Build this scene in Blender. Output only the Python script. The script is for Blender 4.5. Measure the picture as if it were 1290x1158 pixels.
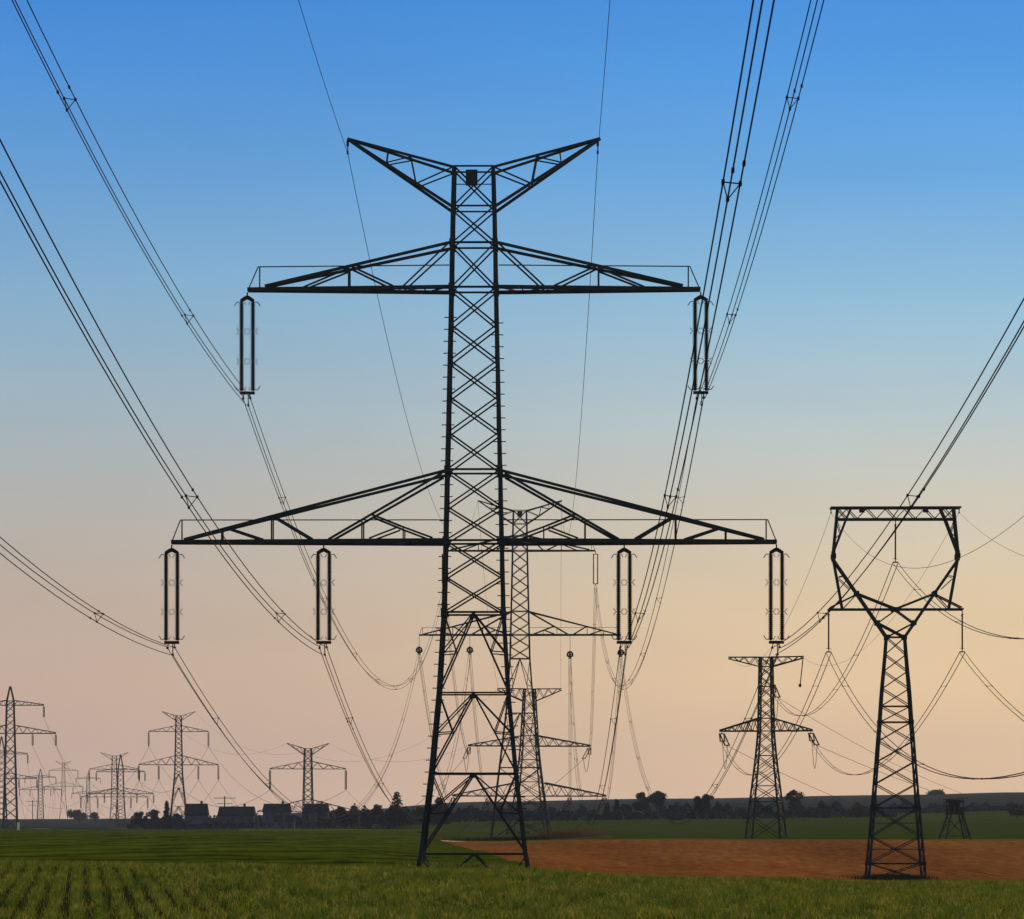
import bpy, math, random
import numpy as np
from mathutils import Vector, Matrix
random.seed(7); rng = np.random.default_rng(7)
for o in list(bpy.data.objects): bpy.data.objects.remove(o)
S = bpy.context.scene; COL = S.collection
R = math.radians
# ------------------------------------------------------------------ camera, sky, sun
F = 5238.0          # focal length in photo pixels (1290 px wide)
CH = 2.0            # camera height
HY = 1045.0         # horizon row
cd = bpy.data.cameras.new('camera'); cam = bpy.data.objects.new('camera', cd); COL.objects.link(cam)
cam.location = (0, 0, CH); cam.rotation_euler = (R(90), 0, 0)
cd.sensor_width = 36; cd.sensor_fit = 'HORIZONTAL'; cd.lens = F*36/1290
cd.shift_y = (HY-579)/1290; cd.clip_start = .5; cd.clip_end = 30000
S.camera = cam
S.view_settings.view_transform = 'Standard'; S.view_settings.look = 'None'
S.view_settings.exposure = 0; S.view_settings.gamma = 1

def lin(c):
    return tuple((x/12.92 if x <= .04045 else ((x+.055)/1.055)**2.4) for x in (v/255 for v in c))
W = bpy.data.worlds.new('World'); S.world = W; W.use_nodes = True
nt = W.node_tree; N = nt.nodes; LK = nt.links
bg = N['Background']
tc = N.new('ShaderNodeTexCoord'); sx = N.new('ShaderNodeSeparateXYZ'); LK.new(tc.outputs['Generated'], sx.inputs[0])
def ramp(stops):
    r = N.new('ShaderNodeValToRGB'); e = r.color_ramp.elements
    while len(e) < len(stops): e.new(.5)
    for k, (p, c) in enumerate(stops): e[k].position = p; e[k].color = (*lin(c), 1)
    return r
def el(y): return math.sin(math.atan((HY-y)/F))/.4
RS_L = [(0, (222,187,163)), (el(960), (217,183,160)), (el(860), (207,178,157)), (el(760), (198,178,161)), (el(640), (183,181,174)), (el(520), (164,184,194)),
        (el(380), (134,176,207)), (el(220), (100,160,215)), (el(90), (75,145,217)), (el(0), (63,135,213)), (.65, (112,140,178)), (1, (128,142,165))]
RS_R = [(0, (250,207,162)), (el(960), (249,208,162)), (el(860), (245,210,162)), (el(760), (236,209,168)), (el(640), (216,208,188)), (el(520), (186,204,207)),
        (el(380), (148,194,222)), (el(220), (104,170,227)), (el(90), (81,157,229)), (el(0), (71,149,227)), (.65, (112,140,178)), (1, (128,142,165))]
mr = N.new('ShaderNodeMapRange'); mr.inputs['From Max'].default_value = .4; LK.new(sx.outputs['Z'], mr.inputs['Value'])
rl = ramp(RS_L); rr = ramp(RS_R)
LK.new(mr.outputs[0], rl.inputs[0]); LK.new(mr.outputs[0], rr.inputs[0])
mx = N.new('ShaderNodeMapRange'); mx.inputs['From Min'].default_value = -.13; mx.inputs['From Max'].default_value = .13
mx.interpolation_type = 'SMOOTHSTEP'; LK.new(sx.outputs['X'], mx.inputs['Value'])
mix = N.new('ShaderNodeMix'); mix.data_type = 'RGBA'
LK.new(mx.outputs[0], mix.inputs[0]); LK.new(rl.outputs[0], mix.inputs[6]); LK.new(rr.outputs[0], mix.inputs[7])
nz = N.new('ShaderNodeTexNoise'); nz.inputs['Scale'].default_value = 9; nz.inputs['Detail'].default_value = 4
nm = N.new('ShaderNodeMapping'); nm.inputs['Scale'].default_value = (1, 1, 5); LK.new(tc.outputs['Generated'], nm.inputs[0]); LK.new(nm.outputs[0], nz.inputs[0])
nr = N.new('ShaderNodeMapRange'); nr.inputs['To Min'].default_value = .93; nr.inputs['To Max'].default_value = 1.07; LK.new(nz.outputs['Fac'], nr.inputs['Value'])
vm = N.new('ShaderNodeVectorMath'); vm.operation = 'SCALE'; LK.new(mix.outputs[2], vm.inputs[0]); LK.new(nr.outputs[0], vm.inputs['Scale'])
LK.new(vm.outputs[0], bg.inputs['Color']); bg.inputs['Strength'].default_value = 1.0

ld = bpy.data.lights.new('sun', 'SUN'); ld.energy = 2.4; ld.angle = R(1.5); ld.color = (1, .62, .34)
sun = bpy.data.objects.new('sun', ld); COL.objects.link(sun)
SAZ, SEL = R(42), R(9)   # sun ahead to the right, low
sd = Vector((math.sin(SAZ)*math.cos(SEL), math.cos(SAZ)*math.cos(SEL), math.sin(SEL)))
sun.rotation_euler = sd.to_track_quat('Z', 'Y').to_euler(); sun.location = (60, 60, 60)

# ------------------------------------------------------------------ helpers
def P(px, py, d): return Vector(((px-645)*d/F, d, CH+(HY-py)*d/F))
def tag(o, label=None, cat=None, group=None, kind=None):
    if label: o['label'] = label
    if cat: o['category'] = cat
    if group: o['group'] = group
    if kind: o['kind'] = kind
    return o
def empty(name, loc, rz=0, **k):
    o = bpy.data.objects.new(name, None); COL.objects.link(o); o.location = loc; o.rotation_euler = (0, 0, rz)
    o.empty_display_size = .5
    return tag(o, **k)
def kids(o): return [c for c in COL.objects if c.parent == o]
def copy_tree(o, parent=None, ch=None):
    if ch is None:
        ch = {}
        for x in COL.objects:
            if x.parent: ch.setdefault(x.parent, []).append(x)
    c = o.copy(); COL.objects.link(c); c.parent = parent
    for k in ch.get(o, []): copy_tree(k, c, ch)
    return c
class MB:
    def __init__(s): s.v = []; s.f = []
    def prism(s, a, b, sec, u, v):
        n = len(sec); k = len(s.v)
        for e in (a, b):
            for (p, q) in sec: s.v.append(tuple(e+u*p+v*q))
        for i in range(n): j = (i+1) % n; s.f.append((k+i, k+j, k+n+j, k+n+i))
        s.f.append(tuple(range(k+n-1, k-1, -1))); s.f.append(tuple(range(k+n, k+2*n)))
    def bar(s, a, b, w, n=(0, 1, 0), L=False, w2=None):
        a = Vector(a); b = Vector(b); ax = (b-a)
        if ax.length < 1e-5: return
        ax.normalize(); v = Vector(n); v = v-ax*v.dot(ax)
        if v.length < 1e-3:
            v = Vector((.31, .2, .9)); v = v-ax*v.dot(ax)
        v.normalize(); u = ax.cross(v); w2 = w2 or w
        if L:
            t = w*.22; h = w/2
            sec = [(-h, -h), (h, -h), (h, -h+t), (-h+t, -h+t), (-h+t, h), (-h, h)]
        else:
            h, g = w/2, w2/2; sec = [(-h, -g), (h, -g), (h, g), (-h, g)]
        s.prism(a, b, sec, u, v)
    def box(s, c, sz):
        c = Vector(c); a = c-Vector((0, 0, sz[2]/2)); b = c+Vector((0, 0, sz[2]/2))
        x, y = sz[0]/2, sz[1]/2
        s.prism(a, b, [(-x, -y), (x, -y), (x, y), (-x, y)], Vector((1, 0, 0)), Vector((0, 1, 0)))
    def tube(s, pts, r, sides=5):
        k = len(s.v); n = len(pts)
        for i, p in enumerate(pts):
            p = Vector(p); t = (Vector(pts[min(i+1, n-1)])-Vector(pts[max(i-1, 0)])).normalized()
            u = t.cross(Vector((0, 0, 1)))
            if u.length < 1e-3: u = Vector((1, 0, 0))
            u.normalize(); v = t.cross(u); rr_ = r[i] if isinstance(r, (list, tuple)) else r
            for j in range(sides):
                a = 2*math.pi*j/sides; s.v.append(tuple(p+u*(math.cos(a)*rr_)+v*(math.sin(a)*rr_)))
        for i in range(n-1):
            for j in range(sides):
                q = (j+1) % sides
                s.f.append((k+i*sides+j, k+i*sides+q, k+(i+1)*sides+q, k+(i+1)*sides+j))
        s.f.append(tuple(k+j for j in range(sides-1, -1, -1))); s.f.append(tuple(k+(n-1)*sides+j for j in range(sides)))
    def lathe(s, a, b, prof, sides=8):   # prof: (t 0..1, r)
        a = Vector(a); b = Vector(b)
        s.tube([a.lerp(b, t) for t, _ in prof], [r for _, r in prof], sides)
    def ring(s, c, r, t, n='z', seg=14, sides=5, arc=1.0):
        pts = []
        for i in range(seg+1):
            a = 2*math.pi*arc*i/seg
            d = {'z': Vector((math.cos(a), math.sin(a), 0)), 'y': Vector((math.cos(a), 0, math.sin(a))), 'x': Vector((0, math.cos(a), math.sin(a)))}[n]
            pts.append(Vector(c)+d*r)
        s.tube(pts, t, sides)
    def mesh(s, name, m):
        me = bpy.data.meshes.new(name); me.from_pydata(s.v, [], s.f); me.materials.append(m); me.update(); return me
    def build(s, name, m, parent=None, smooth=False):
        o = bpy.data.objects.new(name, s.mesh(name, m)); COL.objects.link(o)
        if smooth: o.data.polygons.foreach_set('use_smooth', [True]*len(o.data.polygons))
        if parent: o.parent = parent
        return o
# ------------------------------------------------------------------ materials
def mat(name, c1, c2, scale=3., rough=.7, metal=0., bump=0., detail=5., c3=None, coord='Object', stretch=(1, 1, 1), transl=0., spec=.3):
    m = bpy.data.materials.new(name); m.use_nodes = True; t = m.node_tree; n = t.nodes; l = t.links
    b = n['Principled BSDF']; b.inputs['Roughness'].default_value = rough; b.inputs['Metallic'].default_value = metal
    b.inputs['Specular IOR Level'].default_value = spec
    co = n.new('ShaderNodeTexCoord'); mp = n.new('ShaderNodeMapping'); mp.inputs['Scale'].default_value = stretch
    l.new(co.outputs[coord], mp.inputs[0])
    no = n.new('ShaderNodeTexNoise'); no.inputs['Scale'].default_value = scale; no.inputs['Detail'].default_value = detail; l.new(mp.outputs[0], no.inputs[0])
    rp = n.new('ShaderNodeValToRGB'); e = rp.color_ramp.elements; e[0].position = .32; e[1].position = .68
    e[0].color = (*c1, 1); e[1].color = (*c2, 1)
    if c3: x = e.new(.5); x.color = (*c3, 1)
    l.new(no.outputs['Fac'], rp.inputs[0]); l.new(rp.outputs[0], b.inputs['Base Color'])
    if bump:
        bp = n.new('ShaderNodeBump'); bp.inputs['Strength'].default_value = bump; bp.inputs['Distance'].default_value = .2
        l.new(no.outputs['Fac'], bp.inputs['Height']); l.new(bp.outputs[0], b.inputs['Normal'])
    if transl:
        tr = n.new('ShaderNodeBsdfTranslucent'); l.new(rp.outputs[0], tr.inputs[0])
        ms = n.new('ShaderNodeMixShader'); ms.inputs[0].default_value = transl
        l.new(b.outputs[0], ms.inputs[1]); l.new(tr.outputs[0], ms.inputs[2]); l.new(ms.outputs[0], n['Material Output'].inputs[0])
    return m
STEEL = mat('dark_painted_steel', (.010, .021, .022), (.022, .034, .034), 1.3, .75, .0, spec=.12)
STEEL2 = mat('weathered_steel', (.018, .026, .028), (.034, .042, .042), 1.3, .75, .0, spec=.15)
CABLE = mat('aluminium_cable', (.014, .018, .022), (.028, .032, .036), 2., .8, .0, spec=.05)
PORC = mat('brown_porcelain', (.012, .011, .012), (.022, .019, .018), 6., .6, .0, spec=.12)
ZINC = mat('zinc_fittings', (.10, .11, .11), (.2, .21, .21), 9., .45, .6)
BLADE = mat('young_crop_blades', (.06, .095, .006), (.44, .41, .06), 1.6, .6, transl=.4, coord='Object', detail=12, c3=(.135, .19, .010), spec=.12)
DRY = mat('dry_grass_blades', (.12, .06, .025), (.2, .11, .05), 2., .7, transl=.3, spec=0)
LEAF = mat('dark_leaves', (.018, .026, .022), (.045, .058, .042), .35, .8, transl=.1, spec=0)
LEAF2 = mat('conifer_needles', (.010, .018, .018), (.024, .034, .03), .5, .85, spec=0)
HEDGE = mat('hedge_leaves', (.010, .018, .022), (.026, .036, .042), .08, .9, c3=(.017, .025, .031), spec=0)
BARK = mat('bark', (.03, .025, .022), (.07, .055, .045), 4., .9, bump=.3)
TWIG = mat('bare_twigs', (.025, .022, .022), (.05, .042, .04), 3., .9, spec=0)
ROOF = mat('dark_roof_tiles', (.012, .013, .019), (.024, .023, .028), 1.2, .8, spec=.02)
WALL = mat('grey_render_wall', (.055, .062, .088), (.095, .10, .13), .6, .9, spec=0)
WALLP = mat('pale_render_wall', (.3, .28, .2), (.42, .4, .3), .6, .9)
GLASSM = mat('window_glass', (.02, .025, .03), (.05, .055, .07), .8, .15)
WOOD = mat('dark_wood', (.018, .016, .014), (.045, .038, .03), 3., .85, stretch=(1, 1, .2))
POSTM = mat('pale_yellow_paint', (.75, .68, .42), (.85, .78, .5), 2., .6)

# ------------------------------------------------------------------ terrain
TD = np.array([25, 60, 85, 110, 130, 160, 220, 310, 450, 520, 600, 800, 1000, 1300, 1500, 2000, 3000, 3600, 5000, 9000.])
TX = np.array([0, 250, 420, 600, 850, 1130, 1290.])
TY = np.array([
 [1290]*7, [1162]*7,
 [1116, 1118, 1121, 1124, 1130, 1135, 1136],
 [1090, 1093, 1097, 1102, 1110, 1115, 1116],
 [1092, 1095, 1099.5, 1105, 1114, 1119, 1120],
 [1091, 1094, 1099, 1105, 1115, 1121, 1122],
 [1079, 1082, 1087, 1096, 1106, 1116, 1117],
 [1068, 1070, 1075, 1083, 1094, 1110, 1111],
 [1058, 1060, 1063, 1070, 1071, 1072, 1072],
 [1055, 1056, 1060, 1066, 1060, 1059, 1059],
 [1051, 1053, 1056, 1061, 1054, 1051, 1051],
 [1047, 1048, 1050, 1055, 1047, 1044, 1043],
 [1045, 1046, 1046, 1048, 1041, 1038, 1037],
 [1044.6, 1045, 1047, 1036, 1033, 1031, 1030],
 [1044, 1044, 1040, 1030, 1028, 1025, 1021],
 [1042.5, 1040, 1031, 1018, 1013, 1010, 1006],
 [1033, 1032, 1024, 1011, 1007, 1003, 999],
 [1032, 1031, 1022, 1010, 1006, 1001.5, 998],
 [1038]*7, [1042]*7])
def row_y(px, d):
    px = np.clip(px, -200, 1500); d = np.clip(d, TD[0], TD[-1])
    ld_ = np.log(d); lt = np.log(TD)
    i = np.clip(np.searchsorted(lt, ld_)-1, 0, len(TD)-2); t = (ld_-lt[i])/(lt[i+1]-lt[i]); t = t*.5+t*t*(3-2*t)*.5
    j = np.clip(np.searchsorted(TX, px)-1, 0, len(TX)-2); s = np.clip((px-TX[j])/(TX[j+1]-TX[j]), 0, 1); s = s*s*(3-2*s)
    a = TY[i, j]*(1-s)+TY[i, j+1]*s; b = TY[i+1, j]*(1-s)+TY[i+1, j+1]*s
    return a*(1-t)+b*t
def tz(X, Y):
    X = np.asarray(X, float); Y = np.asarray(Y, float); d = np.maximum(Y, 25.)
    px = 645+X*F/np.maximum(Y, 60.)
    z = CH+(HY-row_y(px, d))*d/F
    wv = np.clip((d-150)/150, 0, 1)*np.clip((900-d)/300, 0, 1)*np.clip((610-px)/160, .25, 1)
    z = z+wv*(.17*np.sin(Y*.115+X*.06+1.6*np.sin(X*.05))+.13*np.sin(Y*.26-X*.13+2*np.sin(X*.083+Y*.011)))
    return z+.05*np.sin(X*.31+Y*.07)*np.sin(Y*.113+1.3)*np.clip(d/200, .2, 1.2)
def gz(x, y): return float(tz(x, y))
DR = np.concatenate([np.linspace(-60, 50, 14), np.geomspace(52, 420, 120), np.geomspace(425, 9000, 110)])
def patch(name, m, d0, d1, uL, uR, nu, label=None):
    ds = [d for d in DR if d0 < d < d1]; ds = np.array([d0]+ds+[d1])
    V = []; 
    for d in ds:
        l, r = uL(d), uR(d); k = max(d, 60.)/F
        s = np.linspace(0, 1, nu+1); px = l+(r-l)*s; X = (px-645)*k
        V.append(np.stack([X, np.full_like(X, d), tz(X, np.full_like(X, d))], 1))
    V = np.concatenate(V); n = nu+1; q = []
    for i in range(len(ds)-1):
        a = i*n+np.arange(nu); q.append(np.stack([a, a+1, a+n+1, a+n], 1))
    me = bpy.data.meshes.new(name); me.from_pydata(V.tolist(), [], np.concatenate(q).tolist()); me.materials.append(m)
    me.polygons.foreach_set('use_smooth', [True]*len(me.polygons))
    o = bpy.data.objects.new(name, me); COL.objects.link(o); return tag(o, kind='structure', label=label)
def ground_mat(name, cols, scale, rowdir=None, rowscale=3., rowamt=.5, bump=.4, rough=.95, stretch=(1, 1, 1)):
    m = bpy.data.materials.new(name); m.use_nodes = True; t = m.node_tree; n = t.nodes; l = t.links
    b = n['Principled BSDF']; b.inputs['Roughness'].default_value = rough; b.inputs['Specular IOR Level'].default_value = 0
    co = n.new('ShaderNodeTexCoord'); mp = n.new('ShaderNodeMapping'); mp.inputs['Scale'].default_value = stretch; l.new(co.outputs['Object'], mp.inputs[0])
    a = n.new('ShaderNodeTexNoise'); a.inputs['Scale'].default_value = scale; a.inputs['Detail'].default_value = 8; a.inputs['Roughness'].default_value = .65; l.new(mp.outputs[0], a.inputs[0])
    g = n.new('ShaderNodeTexNoise'); g.inputs['Scale'].default_value = scale*.06; g.inputs['Detail'].default_value = 5; l.new(mp.outputs[0], g.inputs[0])
    ad = n.new('ShaderNodeMath'); ad.operation = 'MULTIPLY_ADD'; ad.inputs[1].default_value = .6; l.new(a.outputs['Fac'], ad.inputs[0])
    ml = n.new('ShaderNodeMath'); ml.operation = 'MULTIPLY'; ml.inputs[1].default_value = .4; l.new(g.outputs['Fac'], ml.inputs[0]); l.new(ml.outputs[0], ad.inputs[2])
    out = ad.outputs[0]
    if rowdir is not None:
        m2 = n.new('ShaderNodeMapping'); m2.inputs['Rotation'].default_value = (0, 0, rowdir); l.new(co.outputs['Object'], m2.inputs[0])
        w = n.new('ShaderNodeTexWave'); w.inputs['Scale'].default_value = rowscale; w.inputs['Distortion'].default_value = 2.2; w.inputs['Detail'].default_value = 3; w.inputs['Detail Scale'].default_value = .4
        l.new(m2.outputs[0], w.inputs[0])
        sb = n.new('ShaderNodeMath'); sb.operation = 'SUBTRACT'; sb.inputs[1].default_value = .5; l.new(w.outputs['Fac'], sb.inputs[0])
        ma = n.new('ShaderNodeMath'); ma.operation = 'MULTIPLY_ADD'; ma.inputs[1].default_value = rowamt; l.new(sb.outputs[0], ma.inputs[0]); l.new(out, ma.inputs[2]); out = ma.outputs[0]
    rp = n.new('ShaderNodeValToRGB'); e = rp.color_ramp.elements
    while len(e) < len(cols): e.new(.5)
    for k, c in enumerate(cols): e[k].position = .3+.4*k/(len(cols)-1); e[k].color = (*c, 1)
    l.new(out, rp.inputs[0]); l.new(rp.outputs[0], b.inputs['Base Color'])
    bp = n.new('ShaderNodeBump'); bp.inputs['Strength'].default_value = bump; bp.inputs['Distance'].default_value = .12
    l.new(out, bp.inputs['Height']); l.new(bp.outputs[0], b.inputs['Normal'])
    return m
SOIL = ground_mat('crop_soil', [(.05, .028, .009), (.065, .045, .012), (.055, .06, .010)], 3., stretch=(1, .5, 1))
GREEN = ground_mat('winter_wheat', [(.026, .032, .002), (.062, .078, .003), (.115, .135, .005), (.145, .165, .007)], .7, R(48), .05, .24, .8, stretch=(1, .22, 1))
BROWN = ground_mat('ploughed_earth', [(.15, .046, .010), (.29, .092, .018), (.43, .145, .030), (.6, .23, .055)], 1.1, R(24), .28, .26, 1., stretch=(1, .12, 1))
MEAD = ground_mat('far_meadow', [(.048, .06, .008), (.072, .09, .011), (.086, .108, .014)], .12, R(75), .02, .12, .2, stretch=(1, .25, 1))
FARL = ground_mat('far_fallow', [(.030, .036, .030), (.044, .050, .038), (.042, .056, .034)], .02, R(80), .004, .2, .1, stretch=(1, .25, 1))
VERGE = ground_mat('yellow_verge', [(.11, .12, .008), (.17, .18, .012), (.2, .19, .02)], .6, None, stretch=(1, .3, 1))
EL = lambda d: float(np.interp(d, [120, 160, 220, 310, 450, 620], [730, 712, 690, 642, 594, 556]))
FE = lambda px: float(np.interp(px, [500, 600, 700, 850, 1130], [640, 620, 585, 540, 515]))
U0, U1 = -2400, 3700
patch('crop_field', SOIL, -60, 128, lambda d: U0, lambda d: U1, 160)
patch('green_field', GREEN, 128, 620, lambda d: U0, EL, 120)
patch('green_field', GREEN, 620, 1150, lambda d: U0, lambda d: 556, 100)
patch('ploughed_field', BROWN, 128, 515, EL, lambda d: U1, 120)
def FEi(d): return float(np.interp(d, [515, 540, 585, 620], [1130, 850, 700, 556]))
patch('ploughed_field', BROWN, 515, 620, EL, FEi, 40)
def FEj(d): return float(np.interp(d, [530, 534, 560, 606, 645], [U1, 1130, 850, 700, 556]))
patch('grass_verge', VERGE, 515, 645, FEi, FEj, 60)
patch('meadow', MEAD, 530, 645, FEj, lambda d: U1, 100)
patch('meadow', MEAD, 645, 1500, lambda d: 556 if d < 1150 else 300, lambda d: U1, 120)
patch('far_field', FARL, 1150, 1500, lambda d: U0, lambda d: 300, 60)
patch('hills', FARL, 1500, 9000, lambda d: U0, lambda d: U1, 140)

# crop blades (nobody can count them)
def blades(name, m, X, Y, h, w, lean=.35, label=None):
    n = len(X); Z = tz(X, Y)-.01
    a = rng.uniform(0, 6.283, n); b = rng.uniform(0, 6.283, n); ln = h*rng.uniform(.05, lean*2, n)
    wx, wy = np.cos(a)*w/2, np.sin(a)*w/2; lx, ly = np.cos(b)*ln, np.sin(b)*ln
    V = np.empty((n, 5, 3))
    V[:, 0] = np.stack([X-wx, Y-wy, Z], 1); V[:, 1] = np.stack([X+wx, Y+wy, Z], 1)
    V[:, 2] = np.stack([X+wx*.8+lx*.35, Y+wy*.8+ly*.35, Z+h*.6], 1); V[:, 3] = np.stack([X-wx*.8+lx*.35, Y-wy*.8+ly*.35, Z+h*.6], 1)
    V[:, 4] = np.stack([X+lx, Y+ly, Z+h*rng.uniform(.75, 1, n)], 1)
    k = np.arange(n)[:, None]*5
    me = bpy.data.meshes.new(name); me.vertices.add(n*5); me.vertices.foreach_set('co', V.ravel())
    me.loops.add(n*7); me.polygons.add(n*2)
    me.loops.foreach_set('vertex_index', (k+np.array([0, 1, 2, 3, 3, 2, 4])).ravel().astype(np.int32))
    st = (np.arange(n)[:, None]*7+np.array([0, 4])).ravel().astype(np.int32); me.polygons.foreach_set('loop_start', st)
    me.update(calc_edges=True); me.materials.append(m); me.validate()
    o = bpy.data.objects.new(name, me); COL.objects.link(o); return tag(o, label, 'crop', kind='stuff')
NB = 330000
Yb = 52+ (rng.random(NB)**.8)*74
half = 700*Yb/F
Xb = rng.uniform(-1, 1, NB)*half
rowp = .37; sl = .104
c = Xb+sl*(Yb-60); snap = np.round(c/rowp)*rowp+rng.normal(0, .052, NB)
gap = np.sin(Xb*.9+3*np.sin(Yb*.05))*np.sin(Yb*.21+1.7*np.sin(Xb*.4))+.6*np.sin(Xb*2.3+1)*np.sin(Yb*.63)
keep = rng.random(NB) < np.clip(.82+.45*gap, .2, 1)
rowy = rng.random(NB) < np.clip(.93-.10*(Xb+9)/9, .72, .93)
Xb = np.where(rowy, snap-sl*(Yb-60), Xb)[keep]; Yb = Yb[keep]; gp = gap[keep]
blades('young_crop', BLADE, Xb, Yb, rng.uniform(.06, .22, len(Xb))*(1+.25*gp), rng.uniform(.009, .022, len(Xb)), .32,
       label='short green crop leaves growing in rows across the foreground field')

# ------------------------------------------------------------------ lattice building blocks
FN = [Vector((0, -1, 0)), Vector((1, 0, 0)), Vector((0, 1, 0)), Vector((-1, 0, 0))]
CR = [(-1, -1), (1, -1), (1, 1), (-1, 1)]
def body(root, lv, m, wl, wb, lod, pegs=None):
    """lv: list of (z, half, ring, kind_below) from the top down"""
    for k in range(4):
        b = MB(); cx, cy = CR[k]
        for (z1, h1, *_), (z0, h0, *_) in zip(lv[:-1], lv[1:]):
            b.bar((cx*h1, cy*h1, z1+.001), (cx*h0, cy*h0, z0), wl, (cx, cy, 0), L=False)
        leg = b.build('leg', m, root)
        if lod == 0:
            for (z, h, r_, kd) in lv:      # gusset plates at big joints
                if r_ == 2:
                    g = MB(); g.box((cx*h, cy*h, z), (wl*1.9, wl*1.9, wl*2.6)); g.build('gusset_plate', m, leg)
        if pegs and k in (0, 2):
            pm, z0, z1, step = pegs; zz = z0
            while zz < z1:
                h = np.interp(zz, [q[0] for q in lv][::-1], [q[1] for q in lv][::-1])
                o = bpy.data.objects.new('climbing_peg', pm); COL.objects.link(o); o.parent = leg
                o.location = (cx*h, cy*h, zz); zz += step
    allb = MB()
    for (z1, h1, r1, kd), (z0, h0, r0, _) in zip(lv[:-1], lv[1:]):
        for k in range(4):
            b = MB() if lod == 0 else allb
            (ax, ay), (bx, by) = CR[k], CR[(k+1) % 4]; n = FN[k]
            TL = Vector((ax*h1, ay*h1, z1)); TR = Vector((bx*h1, by*h1, z1)); BL = Vector((ax*h0, ay*h0, z0)); BR = Vector((bx*h0, by*h0, z0))
            if r1:
                rb = MB() if lod == 0 else allb
                rb.bar(TL, TR, wb*(1.25 if r1 == 2 else 1), n, L=lod == 0)
                if lod == 0: rb.build('horizontal_strut', m, root)
            if kd == 'x':
                i = n*(-wb*.55); b.bar(TL+i*.1, BR+i*.1, wb, n, L=lod == 0); b.bar(TR+i*1.9, BL+i*1.9, wb*.95, n, L=lod == 0)
                if lod == 0: b.build('cross_brace', m, root)
            elif kd == 'z':
                b.bar(TL, BR, wb, n)
            elif kd in ('lam', 'lam1'):
                M = (TL+TR)/2; i = n*(-wb*.6)
                for T, B in ((TL, BL), (TR, BR)):
                    B2 = B.lerp(T, .03); md = M.lerp(B2, .5); ml = T.lerp(B, .5)
                    b.bar(M, B2, wb*1.05, n, L=lod == 0)
                    if kd == 'lam':
                        b.bar(M+i, ml+i, wb*.8, n, L=lod == 0); b.bar(ml, md.lerp(ml, .02), wb*.7, n); b.bar(T+i*1.5, md+i*1.5, wb*.7, n)
                if lod == 0:
                    b.box(M+Vector((0, 0, -.1)), (wb*2.2, wb*2.2, wb*2)); b.build('lambda_brace', m, root)
            elif kd == 'foot':
                M = (TL+TR)/2
                for T, B in ((TL, BL), (TR, BR)):
                    q = M.lerp((BL+BR)/2, 1.0)+(B-(BL+BR)/2)*.32; b.bar(M, q, wb, n, L=lod == 0)
                    q2 = B.lerp((BL+BR)/2, .22); cb = MB(); cb.bar(T.lerp(B, .1), q2, wb*.7, n); cb.build('corner_brace', m, root)
                if lod == 0: b.build('foot_brace', m, root)
    if lod and allb.v: allb.build('lattice_bracing', m, root)
def arm(root, name, side, x0, x1, zb0, zb1, zt0, zt1, dp0, dp1, n, m, wc, wb):
    b = MB()
    def pt(t, top, s): return Vector((side*(x0+(x1-x0)*t), s*(dp0+(dp1-dp0)*t), (zt0+(zt1-zt0)*t) if top else (zb0+(zb1-zb0)*t)))
    for s in (-1, 1):
        b.bar(pt(0, 0, s), pt(1, 0, s), wc, (0, 1, 0)); b.bar(pt(0, 1, s), pt(1, 1, s), wc*.9, (0, 1, 0))
        for k in range(n):
            t0, tm, t1 = k/n, (k+.5)/n, (k+1)/n
            b.bar(pt(t0, 0, s), pt(tm, 1, s), wb, (0, 1, 0)); b.bar(pt(tm, 1, s), pt(t1, 0, s), wb, (0, 1, 0))
    for k in range(n):
        b.bar(pt(k/n, 0, -1), pt((k+1)/n, 0, 1), wb, (0, 0, 1)); b.bar(pt((k+1)/n, 0, -1), pt((k+1)/n, 0, 1), wb, (0, 0, 1))
    return b.build(name, m, root)
UM = .042
PEG = MB(); PEG.bar((-.33, 0, 0), (.33, 0, 0), .05); PEGM = PEG.mesh('climbing_peg', STEEL)
def detail_arm(root, name, m, side, segs, tipx, rootx, d0, d1, cx, y0, zoff, rail, bz, wscale=1., light=False):
    """truss given as photo-pixel segments of the left arm (in the plane of the pylon), built front and back"""
    A = empty(name, (0, 0, 0)); A.parent = root
    def dep(x): t = min(max((rootx-x)/(rootx-tipx), 0), 1); return (d0+(d1-d0)*t)
    def q(p, s): return Vector((side*(cx-p[0])*UM, s*dep(p[0]), (y0-p[1])*UM+zoff))
    ch = MB(); dg = MB()
    for (p, r, w, kind) in segs:
        for s in (-1, 1): (ch if kind == 'c' else dg).bar(q(p, s), q(r, s), w*wscale, (0, 1, 0), L=(kind != 'c' and not light))
    xs = np.linspace(rootx-2, tipx+3, 9)
    for k in range(8 if name == 'crossarm' else 0):
        a, b_ = (xs[k], bz), (xs[k+1], bz); s = 1 if k % 2 else -1
        dg.bar(q(a, s), q(b_, -s), .07*wscale, (0, 0, 1)); dg.bar(q(b_, -1), q(b_, 1), .07*wscale, (0, 0, 1))
    ch.build('chord', m, A); 
    if name == 'peak_arm':
        for p in ((524, 231), (489, 206), (518, 200), (488, 191), (527, 233)): dg.bar(q(p, -1), q(p, 1), .06*wscale, (0, 0, 1))
    dg.build('diagonal_brace', m, A)
    if rail:
        rl_ = MB()
        for k in range(len(rail)-1): rl_.bar(q(rail[k], 0), q(rail[k+1], 0), .055*wscale, (0, 1, 0))
        rl_.bar(q((rail[1][0]+2, rail[1][1]), 0), q((rail[1][0]+2, bz), 0), .07*wscale, (0, 1, 0))
        rl_.build('handrail', m, A)
    return A
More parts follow.
